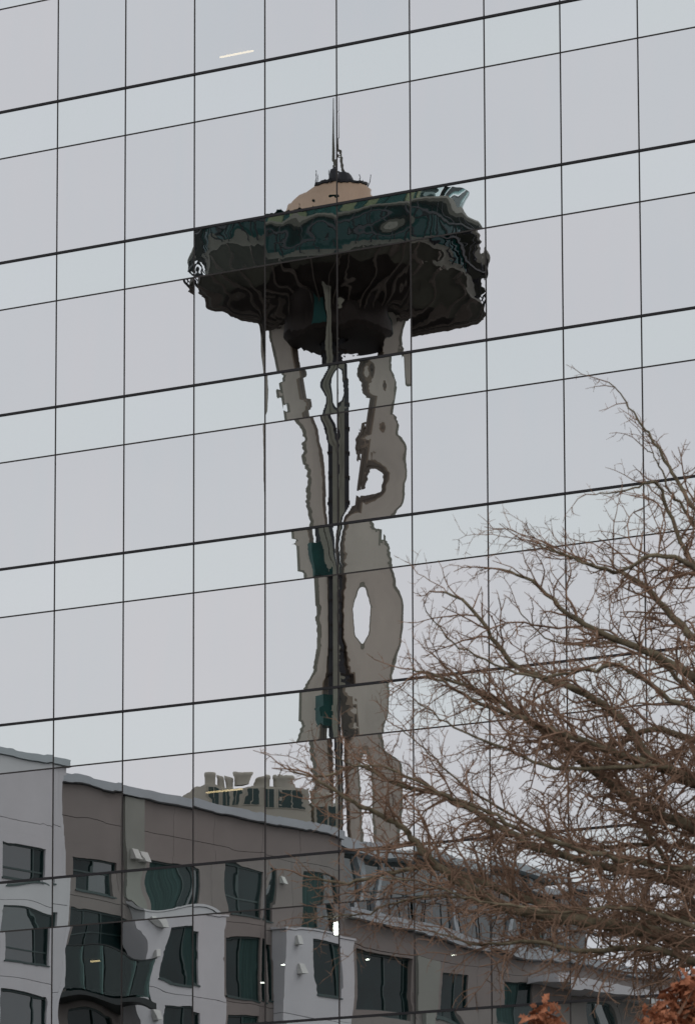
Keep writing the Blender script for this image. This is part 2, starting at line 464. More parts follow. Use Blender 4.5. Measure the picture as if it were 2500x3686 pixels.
WARP[5, 1, 's'] = [(0, [(0, -2), (1, 165)]), (.5, [(0, -2), (.4, 60), (.6, 120), (1, 165)]), (1, [(0, -2), (1, 165)])]
WARP[6, 1, 's'] = [(0, [(0, 165), (.35, 222), (1, 330)]), (.5, [(0, 160), (.35, 219), (.6, 290), (1, 345)]), (1, [(0, 165), (.5, 240), (1, 330)])]
WARP[6, 1, 'v'] = [(0, [(0, 165), (.9, 326), (1, 345)]), (.3, [(0, 168), (.4, 235), (.92, 330), (.96, 345), (1, 330)]), (.6, [(0, 168), (.4, 225), (.9, 322), (1, 350)]), (.8, [(0, 170), (.84, 262), (.9, 280), (1, 330)]), (1, [(0, 170), (1, 330)])]
WARP[4, 1, 'v'] = [(0, [(0, -165), (.5, -86), (1, -2)]), (.35, [(0, -165), (.5, -90), (.8, -26), (.88, -13), (.93, 12), (1, 26)]), (.8, [(0, -165), (.2, -135), (.5, -86), (.77, -28), (.86, -13), (.93, 13), (1, 25)]), (1, [(0, -165), (.2, -138), (.5, -80), (.76, -28), (.86, -13), (.93, 13), (1, 22)])]
WARP[5, 1, 'v'] = [(0, [(0, -2), (1, 165)]), (.35, [(0, 12), (.1, 18), (.3, 46), (1, 165)]), (.75, [(0, 13), (.16, 26), (.3, 46), (.7, 110), (1, 165)]), (.9, [(0, 13), (.16, 28), (.3, 50), (.55, 84), (.68, 120), (.74, 112), (.82, 136), (1, 165)]), (1, [(0, 13), (.13, 29), (.3, 56), (.55, 84), (.66, 118), (.72, 110), (.8, 138), (1, 165)])]
# the same for the height mirrored: rows of (v, [(u, shift down)])
WY = {}
WY[3, 0, 'v'] = [(.7, [(0, 0), (1, 0)]), (1, [(0, -45), (1, -45)])]
WY[4, 0, 'v'] = [(.5, [(0, 0), (1, 0)]), (.78, [(0, -20), (1, -16)]), (.9, [(0, -30), (.6, -14), (1, -6)]), (1, [(0, -40), (.6, -34), (1, -28)])]
WY[5, 0, 'v'] = [(.5, [(0, 0), (1, 0)]), (.8, [(0, -14), (1, -22)]), (.9, [(0, -6), (1, -20)]), (1, [(0, -28), (1, -36)])]
WY[3, 1, 's'] = [(0, [(0, 72), (1, 60)]), (.5, [(0, 40), (.5, 55), (1, 30)]), (1, [(0, 14), (1, 12)])]
WY[4, 1, 's'] = [(0, [(0, 10), (1, 22)]), (.35, [(0, 26), (.4, 16), (.8, 40), (1, 30)]), (.7, [(0, 14), (.4, -20), (.8, 10), (1, 10)]), (1, [(0, 4), (1, -8)])]
WY[5, 1, 's'] = [(0, [(0, 24), (1, 50)]), (.35, [(0, 40), (.5, 62), (1, 56)]), (.7, [(0, 10), (.5, 30), (.7, 10), (1, 46)]), (1, [(0, 4), (1, 28)])]
WY[6, 1, 's'] = [(0, [(0, 56), (1, 80)]), (.25, [(0, 84), (1, 96)]), (1, [(0, 44), (1, 72)])]
WY[3, 1, 'v'] = [(0, [(0, 2), (1, 22)]), (.12, [(0, 0), (1, 24)]), (.22, [(0, 14), (1, 26)]), (.3, [(0, -4), (1, 10)]), (.4, [(0, 20), (1, 8)]), (1, [(0, 0), (1, 0)])]
WY[4, 1, 'v'] = [(0, [(0, 34), (1, 58)]), (.3, [(0, 34), (.5, 52), (1, 40)]), (.6, [(0, 6), (1, 16)]), (.8, [(0, 8), (1, 10)]), (1, [(0, 0), (1, 0)])]
WY[5, 1, 'v'] = [(0, [(0, 62), (1, 84)]), (.3, [(0, 50), (.5, 40), (1, 60)]), (.6, [(0, 20), (1, 30)]), (.8, [(0, 14), (1, 20)]), (1, [(0, 0), (1, 0)])]
WY[6, 1, 'v'] = [(0, [(0, 40), (1, 50)]), (.3, [(0, 10), (1, -6)]), (.6, [(0, -30), (1, -44)]), (.8, [(0, -36), (1, -46)]), (.86, [(0, -20), (1, -40)]), (.93, [(0, 30), (1, 60)]), (1, [(0, 0), (1, 0)])]
#@ENDWARP@

TH, TV = 5.0e-5, 6.0e-5            # unit of reflected shift -> tilt of the glass


def make_pane(i, k, kind):
    zt = Z0 - k * HF if kind == 's' else Z0 - k * HF - SP
    h = SP if kind == 's' else HF - SP
    key = (i, k, kind)
    rg = np.random.RandomState((i * 131 + k * 17 + (5 if kind == 's' else 0)) % 9973)
    tower = key in WARP or key in WY
    low = k >= 4
    nu, nv = (48, 72 if kind == 'v' else 36) if tower else ((22, 30 if kind == 'v' else 14) if low else (6, 8))
    u = np.linspace(0, 1, nu + 1)
    v = np.linspace(0, 1, nv + 1)
    U, V = np.meshgrid(u, v)
    ar = h / W
    # gentle waves left by the furnace rollers, edges rolled where the pane is clamped
    sx = np.zeros_like(U)
    sy = np.zeros_like(U)
    WAVE = 9.0 if k == 4 else 12.5 if low else 5.0
    for q in range(5):
        wl = rg.uniform(0.55, 1.6)
        th = rg.uniform(0, math.pi)
        kx, ky = math.cos(th) / wl * 2 * math.pi, math.sin(th) / wl * 2 * math.pi
        ph = rg.uniform(0, 6.28)
        c = np.cos(kx * U + ky * V * ar + ph) * rg.uniform(0.5, 1.0)
        sx += WAVE * c * kx / 6.0
        sy += WAVE * c * ky / 6.0
    sx += 14 * (np.exp(-U / 0.05) - np.exp(-(1 - U) / 0.05)) * rg.uniform(-1.2, 1.0)
    sy += 10 * (np.exp(-V / 0.05) - np.exp(-(1 - V) / 0.05)) * rg.uniform(-1.2, 1.0)
    sx += 16 * (U - 0.5) * rg.uniform(-1, 1) + rg.uniform(-7, 7)
    sy += 14 * (V - 0.5) * rg.uniform(-1, 1) + rg.uniform(-5, 5)
    if tower:
        amp = 0.35 if key in WARP else 0.9
        sx *= amp
        sy *= amp
        if key in WARP:
            F = cell_interp(WARP[key], u, v)
            sx = F - (XL[i] + U * XW[i] - 766.0 - 4.0 * (k - 0.0) / 4.0) + sx * 0.25
        if key in WY:
            sy = cell_interp(WY[key], u, v) + sy * 0.8
            if k == 1:                      # the busiest panes also show tighter swirls
                for q in range(7):
                    th = rg.uniform(0, math.pi)
                    wl = rg.uniform(0.22, 0.5)
                    ph = rg.uniform(0, 6.28)
                    c = np.cos((math.cos(th) * U + math.sin(th) * V * ar) / wl * 6.283 + ph)
                    if kind == 'v': c = c * np.clip((0.78 - V) / 0.2, 0, 1)
                    sx += (4.0 if kind == 's' else 5.5) * c * math.cos(th)
                    sy += (4.0 if kind == 's' else 5.5) * c * math.sin(th)
        if k == 2:                          # slow furnace waves running across the panes below the saucer
            for q in range(4):
                wl = rg.uniform(0.3, 0.6)
                c = np.sin(V * ar / wl * 6.283 + rg.uniform(-.6, .6) * U * 6 + rg.uniform(0, 6.28))
                sx += 4.2 * c * np.clip(U * 6, 0, 1) * np.clip((1 - U) * 6, 0, 1)
        jag = np.convolve(rg.normal(0, 1, nv + 3), [0.25, 0.5, 0.25], 'valid')
        sx += (1.0 if k == 0 else 3.8 if k == 1 else 2.8) * jag[:, None] * (0.5 + 0.5 * np.sin(3 * U + rg.uniform(0, 6)))
        sy += 2.0 * np.convolve(rg.normal(0, 1, nu + 3), [0.25, 0.5, 0.25], 'valid')[None, :]
    nx = TH * sx + 0.067 / 0.51 * TH * sy * 0.6
    nzv = TV * -sy
    X = U * W
    Z = -V * h
    n = (nu + 1) * (nv + 1)
    co = np.zeros((n, 3), np.float32)
    co[:, 0] = X.ravel()
    co[:, 2] = Z.ravel()
    nor = np.zeros((n, 3), np.float32)
    nor[:, 0] = nx.ravel()
    nor[:, 1] = -1
    nor[:, 2] = nzv.ravel()
    nor /= np.linalg.norm(nor, axis=1)[:, None]
    a = (np.arange(nv)[:, None] * (nu + 1) + np.arange(nu)[None, :]).ravel()
    faces = np.stack([a, a + nu + 1, a + nu + 2, a + 1], 1)
    me = bpy.data.meshes.new('glass_pane')
    me.vertices.add(n)
    me.vertices.foreach_set('co', co.ravel())
    me.loops.add(faces.size)
    me.loops.foreach_set('vertex_index', faces.ravel().astype(np.int32))
    me.polygons.add(len(faces))
    me.polygons.foreach_set('loop_start', np.arange(0, faces.size, 4, dtype=np.int32))
    me.polygons.foreach_set('use_smooth', np.ones(len(faces), bool))
    me.update(calc_edges=True)
    me.normals_split_custom_set_from_vertices([tuple(q) for q in nor.tolist()])
    me.materials.append(M['spandrel' if kind == 's' else 'vision'])
    return link_mesh('spandrel_pane' if kind == 's' else 'glass_pane', me, bld, (i * W, 0, zt))


for k in range(K0, K1):
    for i in range(I0, I1):
        make_pane(i, k, 's')
        make_pane(i, k, 'v')
XA, XB = I0 * W, I1 * W
ZT, ZB = Z0 - K0 * HF, Z0 - K1 * HF
for i in range(I0, I1 + 1):                       # vertical joints with their slim cover strips
    b = MB()
    b.box(i * W - 0.013, i * W + 0.013, -0.012, 0.10, ZB, ZT)
    b.build('mullion', M['mullion'], bld)
for k in range(K0, K1 + 1):
    z = Z0 - k * HF
    b = MB().box(XA, XB, -0.040, 0.09, z - 0.027, z + 0.027)
    b.build('transom_cap', M['cap'], bld)
    if k < K1:
        z -= SP
        MB().box(XA, XB, -0.008, 0.09, z - 0.017, z + 0.017).build('transom', M['mullion'], bld)
for k in range(K0, K1 + 1):
    z = Z0 - k * HF
    MB().box(XA, XB, 0.12, DEPTH, z - 0.30, z - 0.02).build('floor_slab', M['slab'], bld)
    if k < K1:
        MB().box(XA, XB, 0.12, DEPTH, z - SP - 0.01, z - SP + 0.05).build('ceiling', M['ceiling'], bld)
        MB().box(XA, XB, 0.13, 0.16, z - SP + 0.06, z - 0.31).build('spandrel_backing', M['darkwall'], bld)
MB().box(XA, XB, DEPTH, DEPTH + 0.3, 0, ZT + 0.4).build('rear_wall', M['darkwall'], bld)
MB().box(XA - 0.3, XA, 0, DEPTH + 0.3, 0, ZT + 0.4).build('end_wall', M['darkwall'], bld)
MB().box(XB, XB + 0.3, 0, DEPTH + 0.3, 0, ZT + 0.4).build('end_wall', M['darkwall'], bld)
MB().box(XA, XB, 0.02, DEPTH, ZT + 0.05, ZT + 0.4).build('roof', M['slab'], bld)
MB().box(XA, XB, 0.0, 0.3, 0, ZB - 0.04).build('plinth_wall', M['cap'], bld)


def ceiling_z(k):
    return Z0 - k * HF - SP - 0.01


def tube_light(x0, x1, y, k, label):
    e = empty('ceiling_light', ((x0 + x1) / 2, y, ceiling_z(k)))
    tag(e, label, 'ceiling light')
    hw = (x1 - x0) / 2
    MB().box(-hw - .03, hw + .03, -.05, .05, -.03, 0).build('housing', M['cap'], e)
    MB().box(-hw, hw, -.03, .03, -.065, -.03).build('diffuser', M['tube_light'], e)


def spot_light(x, y, k, label, w=0.11):
    e = empty('ceiling_light', (x, y, ceiling_z(k)))
    tag(e, label, 'ceiling light')
    MB().lathe([(w * .62, 0), (w * .62, -.03), (w * .5, -.03)], 12).build('trim_ring', M['cap'], e)
    MB().lathe([(0.001, -.06), (w * .45, -.055), (w * .5, -.03), (w * .5, -.005)], 12).build('bulb', M['spot_light'], e)


tube_light(2.09, 3.13, 6.59, -1, 'long warm strip light behind the high glass, above the tower reflection')
tube_light(2.66, 3.74, 5.32, 4, 'long warm strip light seen over the reflected rooftop cylinders')
tube_light(11.48, 12.26, 11.03, 4, 'short warm strip light seen through the bare branches')
pl = empty('pendant_light', (8.75, 2.30, ceiling_z(5)))
tag(pl, 'bright upright pendant lamp glowing behind the glass below the tower', 'pendant lamp')
MB().box(-.01, .01, -.01, .01, -.10, 0).build('cord', M['cap'], pl)
MB().lathe([(0.001, -.42), (.05, -.41), (.065, -.36), (.065, -.16), (.05, -.11), (0.001, -.10)], 14).build('shade', M['spot_light'], pl, True)
tube_light(-1.66, -1.40, 6.23, 5, 'tiny warm light glowing over the reflected glass balcony')
spot_light(-1.47, 13.16, 5, 'small round light beside the reflected dark window, lowest of the row')
spot_light(1.655, 9.83, 5, 'small round light on the reflected white bay wall')
spot_light(4.08, 10.09, 5, 'small round light over the reflected dark recess')
spot_light(6.39, 10.54, 5, 'small round light on the reflected taupe wall')
spot_light(11.72, 10.78, 5, 'small round light under the thick mossy limb')

# ------------------------------------------------------------------ the tower (seen only as a reflection)
twr = empty('observation_tower', (-319.06, -456.67, 0), math.atan2(456.67, 330.0))
tag(twr, 'tall tower with saucer top on slim curved legs, mirrored in the glass', 'tower')
zr = [(0, 15.0), (30, 10.6), (60, 7.4), (90, 4.85), (100, 4.05), (107, 3.55), (114, 3.3), (121, 3.5), (129, 4.1), (138, 5.1), (149, 6.9), (155, 8.2), (160, 9.6)]
zz = np.linspace(0, 160, 33)
rr = np.interp(zz, [a[0] for a in zr], [a[1] for a in zr])
rr = np.convolve(np.pad(rr, 1, mode='edge'), [0.25, 0.5, 0.25], 'valid')
for q in range(3):
    az = q * 2 * math.pi / 3
    rad = Vector((math.cos(az), math.sin(az), 0))
    tan_ = Vector((-math.sin(az), math.cos(az), 0))
    for sgn in (-1, 1):
        e = 0.42 + 0.6 * np.clip(1 - zz / 90, 0, 1)
        pts = [tuple(rad * float(r) + tan_ * (sgn * float(ee)) + Vector((0, 0, float(z)))) for r, z, ee in zip(rr, zz, e)]
        dims = [(0.62, 2.3 + 1.1 * max(0.0, 1 - abs(z - 117) / 26.0)) for z in zz]
        MB().sweep(pts, dims, tuple(tan_)).build('leg', M['leg'], twr)
        for off, wd, mt_ in ((1, .34, 'tedge'), (-1, .22, 'tweb')):      # added plates, outer and inner: side shading put into darker colour
            pp = [tuple(Vector(p) + rad * (off * (d_[1] / 2 + wd / 2 + .01))) for p, d_ in zip(pts, dims)]
            MB().sweep(pp, (0.70, wd), tuple(tan_)).build('edge_shade_plate', M[mt_], twr)
    b = MB()
    b.sweep([tuple(rad * float(r) + Vector((0, 0, float(z)))) for r, z in zip(rr, zz)],
            [(2 * (0.42 + 0.6 * max(0.0, 1 - z / 90)) - 0.63, 1.7 + 1.1 * max(0.0, 1 - abs(z - 117) / 26.0)) for z in zz], tuple(tan_))
    b.build('leg_web', M['tweb'], twr)
MB().lathe([(1.55, 0), (1.55, 156)], 6).build('core', M['tdark'], twr)
b = MB()
for z in np.arange(4, 152, 3.2):
    b.lathe([(1.50, z), (1.68, z), (1.68, z + .25), (1.50, z + .25)], 6, True)
b.build('core_ring', M['tunder'], twr)
for (q, z) in ((0, 124.5), (0, 105.0)):
    az = (q * 2 + 1) * math.pi / 3
    el = MB().box(-0.9, 0.9, -1.0, 1.0, -2.0, 2.0).build('elevator', M['tglass'], twr)
    el.location = (2.0 * math.cos(az), 2.0 * math.sin(az), z)
    el.rotation_euler = (0, 0, az)
MB().lathe([(1.6, 30), (13, 30), (14, 31), (14, 34), (1.6, 34.6)], 36).build('lower_deck', M['trim'], twr)
# saucer
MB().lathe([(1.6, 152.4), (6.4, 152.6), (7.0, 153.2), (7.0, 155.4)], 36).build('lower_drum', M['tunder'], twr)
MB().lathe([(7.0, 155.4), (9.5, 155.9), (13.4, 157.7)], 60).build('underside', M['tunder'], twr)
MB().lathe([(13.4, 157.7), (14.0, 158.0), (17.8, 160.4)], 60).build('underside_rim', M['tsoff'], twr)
for q in range(0, 12, 4):
    o = MB().box(7.02, 7.10, -.9, .9, 153.2, 155.3).build('drum_window', M['tglass'], twr)
    o.rotation_euler = (0, 0, (q + .5) * math.pi / 6)
for q in range(30):
    a = q * 2 * math.pi / 30
    d = Vector((math.cos(a), math.sin(a), 0))
    t = Vector((-math.sin(a), math.cos(a), 0))
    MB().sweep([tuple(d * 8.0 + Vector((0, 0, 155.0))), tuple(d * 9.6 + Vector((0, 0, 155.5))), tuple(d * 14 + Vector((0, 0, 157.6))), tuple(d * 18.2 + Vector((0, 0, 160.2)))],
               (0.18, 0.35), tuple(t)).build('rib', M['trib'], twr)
MB().lathe([(17.8, 160.4), (18.1, 160.4), (18.1, 161.2), (17.2, 161.2)], 60).build('lower_rim', M['trim'], twr)
MB().lathe([(17.4, 161.2), (17.4, 163.6)], 60).build('restaurant_window', M['trest'], twr)
MB().lathe([(11.5, 160.5), (11.5, 163.7)], 40).build('restaurant_core', M['tdark'], twr)
b = MB()
for q in range(40):
    a = q * 2 * math.pi / 40
    d = Vector((math.cos(a), math.sin(a), 0))
    t = Vector((-math.sin(a), math.cos(a), 0))
    b.sweep([tuple(d * 17.45 + Vector((0, 0, 161.2))), tuple(d * 17.45 + Vector((0, 0, 163.6)))], (0.16, 0.2), tuple(t))
b.build('window_mullion', M['tdark'], twr)
MB().lathe([(16.5, 163.6), (19.2, 163.3), (19.4, 163.7), (19.2, 164.2), (16.5, 164.1)], 72, True).build('halo_deck', M['trim'], twr)
for q in range(48):
    a = q * 2 * math.pi / 48
    d = Vector((math.cos(a), math.sin(a), 0))
    t = Vector((-math.sin(a), math.cos(a), 0))
    MB().sweep([tuple(d * 18.2 + Vector((0, 0, 160.8))), tuple(d * 19.3 + Vector((0, 0, 162.0))), tuple(d * 19.2 + Vector((0, 0, 163.4)))],
               (0.14, 0.16), tuple(t)).build('halo_strut', M['tdark'], twr)
MB().lathe([(19.1, 162.0), (19.4, 162.0), (19.4, 162.25), (19.1, 162.25)], 72, True).build('halo_rail', M['tdark'], twr)
for q in range(36):
    a0, a1 = (q + .04) * 2 * math.pi / 36, (q + .96) * 2 * math.pi / 36
    b = MB()
    r0, r1_, za, zb, th = 17.6, 18.5, 164.3, 167.4, 0.06
    P = [(r0 * math.cos(a0), r0 * math.sin(a0), za), (r0 * math.cos(a1), r0 * math.sin(a1), za), (r1_ * math.cos(a1), r1_ * math.sin(a1), zb), (r1_ * math.cos(a0), r1_ * math.sin(a0), zb)]
    Q = [(x * (1 - th / 18), y * (1 - th / 18), z) for x, y, z in P]
    b.v = P + Q
    b.f = [(0, 1, 2, 3), (7, 6, 5, 4), (0, 4, 5, 1), (1, 5, 6, 2), (2, 6, 7, 3), (3, 7, 4, 0)]
    b.build('parapet_pane', M['tpale'], twr)
MB().lathe([(13.2, 164.2), (13.2, 165.2), (12.6, 165.4), (12.6, 169.0), (13.4, 169.4)], 48).build('upper_drum', M['tglass'], twr)
for q in range(24):
    a = (q + .5) * 2 * math.pi / 24
    b = MB().box(12.55, 12.85, -.85, .85, 165.5, 168.6)
    o = b.build('drum_panel', M['olivet'] if q % 3 else M['tglass'], twr)
    o.rotation_euler = (0, 0, a)
MB().lathe([(11.0, 168.9), (11.6, 169.0), (11.7, 169.4), (10.0, 169.9), (8.3, 170.3)], 60).build('roof_eave', M['cream'], twr)
MB().lathe([(8.5, 169.9), (8.3, 170.6), (5.6, 172.2), (3.4, 173.7), (1.9, 174.7)], 48).build('roof_cone', M['tan'], twr)
MB().lathe([(1.9, 174.5), (2.5, 174.55), (2.5, 174.9), (1.0, 175.1), (0.6, 176.3), (0.25, 176.5)], 16).build('roof_hatch', M['tdark'], twr)
MB().lathe([(0.22, 176.2), (0.17, 178.0), (0.12, 181.0), (0.06, 185.7), (0.001, 185.8)], 8).build('spire', M['trim'], twr)
for q in range(7):
    a = q * 0.9 + .3
    MB().lathe([(0.07, 174.2), (0.04, 175.7 + 0.3 * (q % 3))], 5).build('antenna', M['tdark'], twr).location = (2.6 * math.cos(a), 2.6 * math.sin(a), 0)

# ------------------------------------------------------------------ apartment building across the street (reflected)
apt = empty('apartment_building', (-54.5, -71.0, 0), math.radians(-90 - 4.7))
tag(apt, 'taupe and white apartment block with balcony, reflected low in the glass', 'apartment building')


def panel(t0, t1, z0, z1, holes, y, mat, depth=0.22, g=0.011, name='wall_panel'):
    t0 += g; t1 -= g; z0 += g; z1 -= g
    hs_ = [(max(a, t0), min(b, t1), max(c, z0), min(d, z1)) for a, b, c, d in holes if b > t0 and a < t1 and d > z0 and c < z1]
    ts = sorted({t0, t1, *[q for h_ in hs_ for q in h_[:2]]})
    zs = sorted({z0, z1, *[q for h_ in hs_ for q in h_[2:]]})
    nt_, nz_ = len(ts) - 1, len(zs) - 1
    solid = [[True] * nz_ for _ in range(nt_)]
    for i in range(nt_):
        for j in range(nz_):
            cx, cz = (ts[i] + ts[i + 1]) / 2, (zs[j] + zs[j + 1]) / 2
            for a, b, c, d in hs_:
                if a < cx < b and c < cz < d: solid[i][j] = False
    mb_ = MB()
    sol = lambda i, j: 0 <= i < nt_ and 0 <= j < nz_ and solid[i][j]
    any_ = False
    for i in range(nt_):
        for j in range(nz_):
            if not solid[i][j]: continue
            any_ = True
            a, b, c, d = ts[i], ts[i + 1], zs[j], zs[j + 1]
            yb = y - depth
            mb_.quad((b, y, c), (a, y, c), (a, y, d), (b, y, d))
            if not sol(i - 1, j): mb_.quad((a, y, c), (a, yb, c), (a, yb, d), (a, y, d))
            if not sol(i + 1, j): mb_.quad((b, y, c), (b, y, d), (b, yb, d), (b, yb, c))
            if not sol(i, j - 1): mb_.quad((a, y, c), (b, y, c), (b, yb, c), (a, yb, c))
            if not sol(i, j + 1): mb_.quad((a, y, d), (a, yb, d), (b, yb, d), (b, y, d))
    if any_: mb_.build(name, mat, apt)


def window(t0, t1, z0, z1, y, split=(0.5,), rail=None, curtain=None):
    """frame, panes and sill set into the wall face y"""
    f = MB()
    w = 0.07
    yb, yf = y - 0.20, y - 0.10
    f.box(t0, t0 + w, yb, yf, z0, z1)
    f.box(t1 - w, t1, yb, yf, z0, z1)
    f.box(t0 + w, t1 - w, yb, yf, z0, z0 + w)
    f.box(t0 + w, t1 - w, yb, yf, z1 - w, z1)
    fr = f.build('window', M['frame'], apt)
    edges = [t0 + w] + [t0 + (t1 - t0) * s for s in split] + [t1 - w]
    for s in split:
        x = t0 + (t1 - t0) * s
        MB().box(x - .04, x + .04, yb + .012, yf - .006, z0 + w, z1 - w).build('window_bar', M['frame'], fr)
    if rail:
        z = z0 + (z1 - z0) * rail
        MB().box(t0 + w, t1 - w, yb + .015, yf - .012, z - .035, z + .035).build('window_bar', M['frame'], fr)
    for n_, (a, b) in enumerate(zip(edges[:-1], edges[1:])):
        mat = M['curtain'] if curtain and n_ in curtain else (M['aglass2'] if (z0 < 25.2 and t0 > -2) or rnd.random() < .2 else M['aglass'])
        MB().box(a + .001, b - .001, yb + .03, yb + .045, z0 + w, z1 - w).build('pane', mat, fr)
    MB().box(t0 - .05, t1 + .05, y - .01, y + .05, z0 - .06, z0 - .005).build('sill', M['frame'], fr)


# floors: heads and sills repeat every 3.12 m
F = [27.75, 24.60, 21.45, 18.30]
HD = [29.55, 26.75, 23.60, 20.40]
# body behind the cladding
MB().box(-14, 22, -22, -0.26, 0, 31.9).build('structure', M['joint'], apt)
MB().box(22.01, 62, -22, -0.26, 0, 28.3).build('structure', M['joint'], apt)
# left white block standing proud by 2.2 m
yl = 2.2
MB().box(-14, -3.6, -0.255, yl - .23, 0, 32.0).build('structure', M['joint'], apt)
lw = [(-7.5, -4.35, F[0] - .55, HD[0] - .95), (-7.5, -4.1, F[1] - .65, HD[1] - .6), (-7.6, -4.3, F[2] - .8, HD[2] - .9)]
for (a, b) in ((-14, -10.6), (-10.6, -7.9), (-7.9, -3.3)):
    for (c, d) in ((0, 17.9), (17.9, 20.15), (20.15, 23.15), (23.15, 26.45), (26.45, 29.6), (29.6, 32.0)):
        panel(a, b, c, d, lw, yl, M['white_panel'])
panel(-3.3, -3.07, 0, 32.0, [], yl - .01, M['white_panel'])
for hcol in lw:
    window(*hcol, yl, (0.72,), rail=0.3)
MB().box(-14.1, -2.9, 0.4, yl + .12, 32.02, 32.3).build('coping', M['coping'], apt)
# main taupe wall
uw = [(0.7, 3.9, F[0] - .15, HD[0] - .5), (6.3, 10.1, F[0] - .2, HD[0] - .1), (12.5, 15.1, F[0], HD[0] + .35), (15.4, 16.0, F[0], HD[0] + .4), (18.6, 21.3, F[0] - .1, HD[0] + .6),
      (0.3, 5.0, 23.45, HD[1] + .15), (12.3, 15.2, F[1] - .3, HD[1]), (15.42, 15.9, F[1] - .2, HD[1]),
      (0.9, 3.6, F[2] - .9, HD[2] - .9), (12.3, 15.2, F[2] - .2, HD[2])]
tj = [-3.0, -0.2, 4.2, 8.2, 11.3, 15.25, 17.6, 22.0]
zj = [0, 18.2, 22.95, 24.1, 27.35, 30.6, 31.9]
for a, b in zip(tj[:-1], tj[1:]):
    for c, d in zip(zj[:-1], zj[1:]):
        panel(a, b, c, d, uw, 0, M['taupe'])
window(*uw[0], 0, (0.45,), 0.6)
window(*uw[1], 0, (0.62, 0.85), curtain=(0,))
window(*uw[2], 0, (0.36,), 0.35)
window(*uw[3], 0, ())
window(*uw[4], 0, (0.6,), curtain=(0,))
window(*uw[5], 0, (0.3, 0.62), 0.75)
window(*uw[6], 0, (0.4,), curtain=(1,))
window(*uw[7], 0, ())
window(*uw[8], 0, (0.45,))
window(*uw[9], 0, (0.5,), curtain=(1,))
MB().box(-2.9, 22.1, -0.9, 0.28, 31.93, 32.28).build('coping', M['coping'], apt)
MB().box(4.45, 5.75, 0.01, 0.16, 27.6, 31.88).build('pilaster', M['olive'], apt)
# white bays
for (b0, b1, wins) in ((4.6, 11.0, [(6.3, 9.1, F[1] - .3, HD[1]), (6.3, 9.1, F[2] - .3, HD[2] - .2), (6.3, 9.1, F[3] - .3, HD[3])]),
                       (15.95, 21.6, [(18.55, 20.5, F[1] + .2, HD[1] + .3), (18.3, 20.4, F[2] - .1, HD[2]), (18.4, 20.4, F[3] - .3, HD[3])])):
    yb = 0.75
    MB().box(b0 + .12, b1 - .12, 0.015, yb - .24, 0, 27.3).build('structure', M['joint'], apt)
    for c, d in ((0, 17.5), (17.5, 20.8), (20.8, 23.9), (23.9, 27.4)):
        panel(b0, b1, c, d, wins, yb, M['white_panel'])
        panel_side = MB()
        panel_side.quad((b0 + .02, .012, c + .01), (b0 + .02, yb - .2, c + .01), (b0 + .02, yb - .2, d - .01), (b0 + .02, .012, d - .01))
        panel_side.quad((b1 - .02, .012, c + .01), (b1 - .02, .012, d - .01), (b1 - .02, yb - .2, d - .01), (b1 - .02, yb - .2, c + .01))
        panel_side.build('wall_panel', M['white_panel'], apt)
    for q, wn in enumerate(wins):
        window(*wn, yb, (0.62,), curtain=(1,) if q == 0 else None)
    MB().box(b0 - .1, b1 + .1, .02, yb + .04, 27.41, 27.5).build('coping', M['white_panel'], apt)


def vent(t, z, y):
    b = MB()
    b.v = [(t - .22, y + .005, z - .2), (t + .22, y + .005, z - .2), (t + .22, y + .005, z + .22), (t - .22, y + .005, z + .22),
           (t - .22, y + .30, z - .2), (t + .22, y + .30, z - .2), (t + .22, y + .10, z + .22), (t - .22, y + .10, z + .22)]
    b.f = [(4, 5, 6, 7), (0, 4, 7, 3), (1, 2, 6, 5), (3, 7, 6, 2), (0, 1, 5, 4)]
    b.build('vent_hood', M['vent'], apt)


for t, z, y in ((4.9, 29.5, .16), (5.5, 29.45, .16), (5.4, 26.9, .75), (5.45, 25.5, .75), (5.6, 22.9, .75), (17.6, 25.7, .75), (17.3, 23.0, .75), (17.1, 26.9, .75), (16.5, 29.3, 0), (10.4, 22.3, .75)):
    vent(t, z, y)
# glass balcony
bal = MB().box(-2.6, 4.25, 0.03, 1.75, 22.98, 23.2).build('balcony_floor', M['dark'], apt)
for q in range(4):
    a = -2.55 + q * 1.69
    MB().box(a, a + 1.62, 1.66, 1.70, 23.3, 25.05).build('balustrade_pane', M['balglass'], bal)
for a in (-2.56, 4.18):
    MB().box(a, a + .04, 0.25, 1.62, 23.3, 25.05).build('balustrade_pane', M['balglass'], bal)
for q in range(5):
    a = -2.60 + q * 1.69
    MB().box(a - .02, a + .03, 1.62, 1.655, 23.2, 25.06).build('baluster', M['dark'], bal)
MB().box(-2.6, 4.25, 1.60, 1.74, 25.065, 25.12).build('handrail', M['dark'], bal)
# lower wing to the right with a setback glazed storey
rw = [(23.1, 27.7, 24.4, 27.35), (30.0, 32.5, 24.7, 26.9), (36.0, 39.4, 25.0, 27.0), (45, 46.6, 25.2, 26.6), (23.1, 27.0, 20.6, 23.4)]
tj = [22.0, 28.2, 33.6, 40.2, 46.9, 53.5, 62.0]
for a, b in zip(tj[:-1], tj[1:]):
    for c, d in ((0, 20.0), (20.0, 23.8), (23.8, 27.45), (27.45, 28.3)):
        panel(a, b, c, d, rw, 0, M['taupe'])
window(*rw[0], -.1, (0.55, 0.9))
window(*rw[1], 0, (0.5,))
window(*rw[2], 0, (0.5,), curtain=(0,))
window(*rw[3], 0, (0.5,))
window(*rw[4], 0, (0.4,))
MB().box(28.0, 29.4, 0.01, 0.25, 20, 27.4).build('pilaster', M['olive'], apt)
MB().box(22.0, 62.1, -1.6, 0.40, 28.32, 28.75).build('coping', M['coping'], apt)
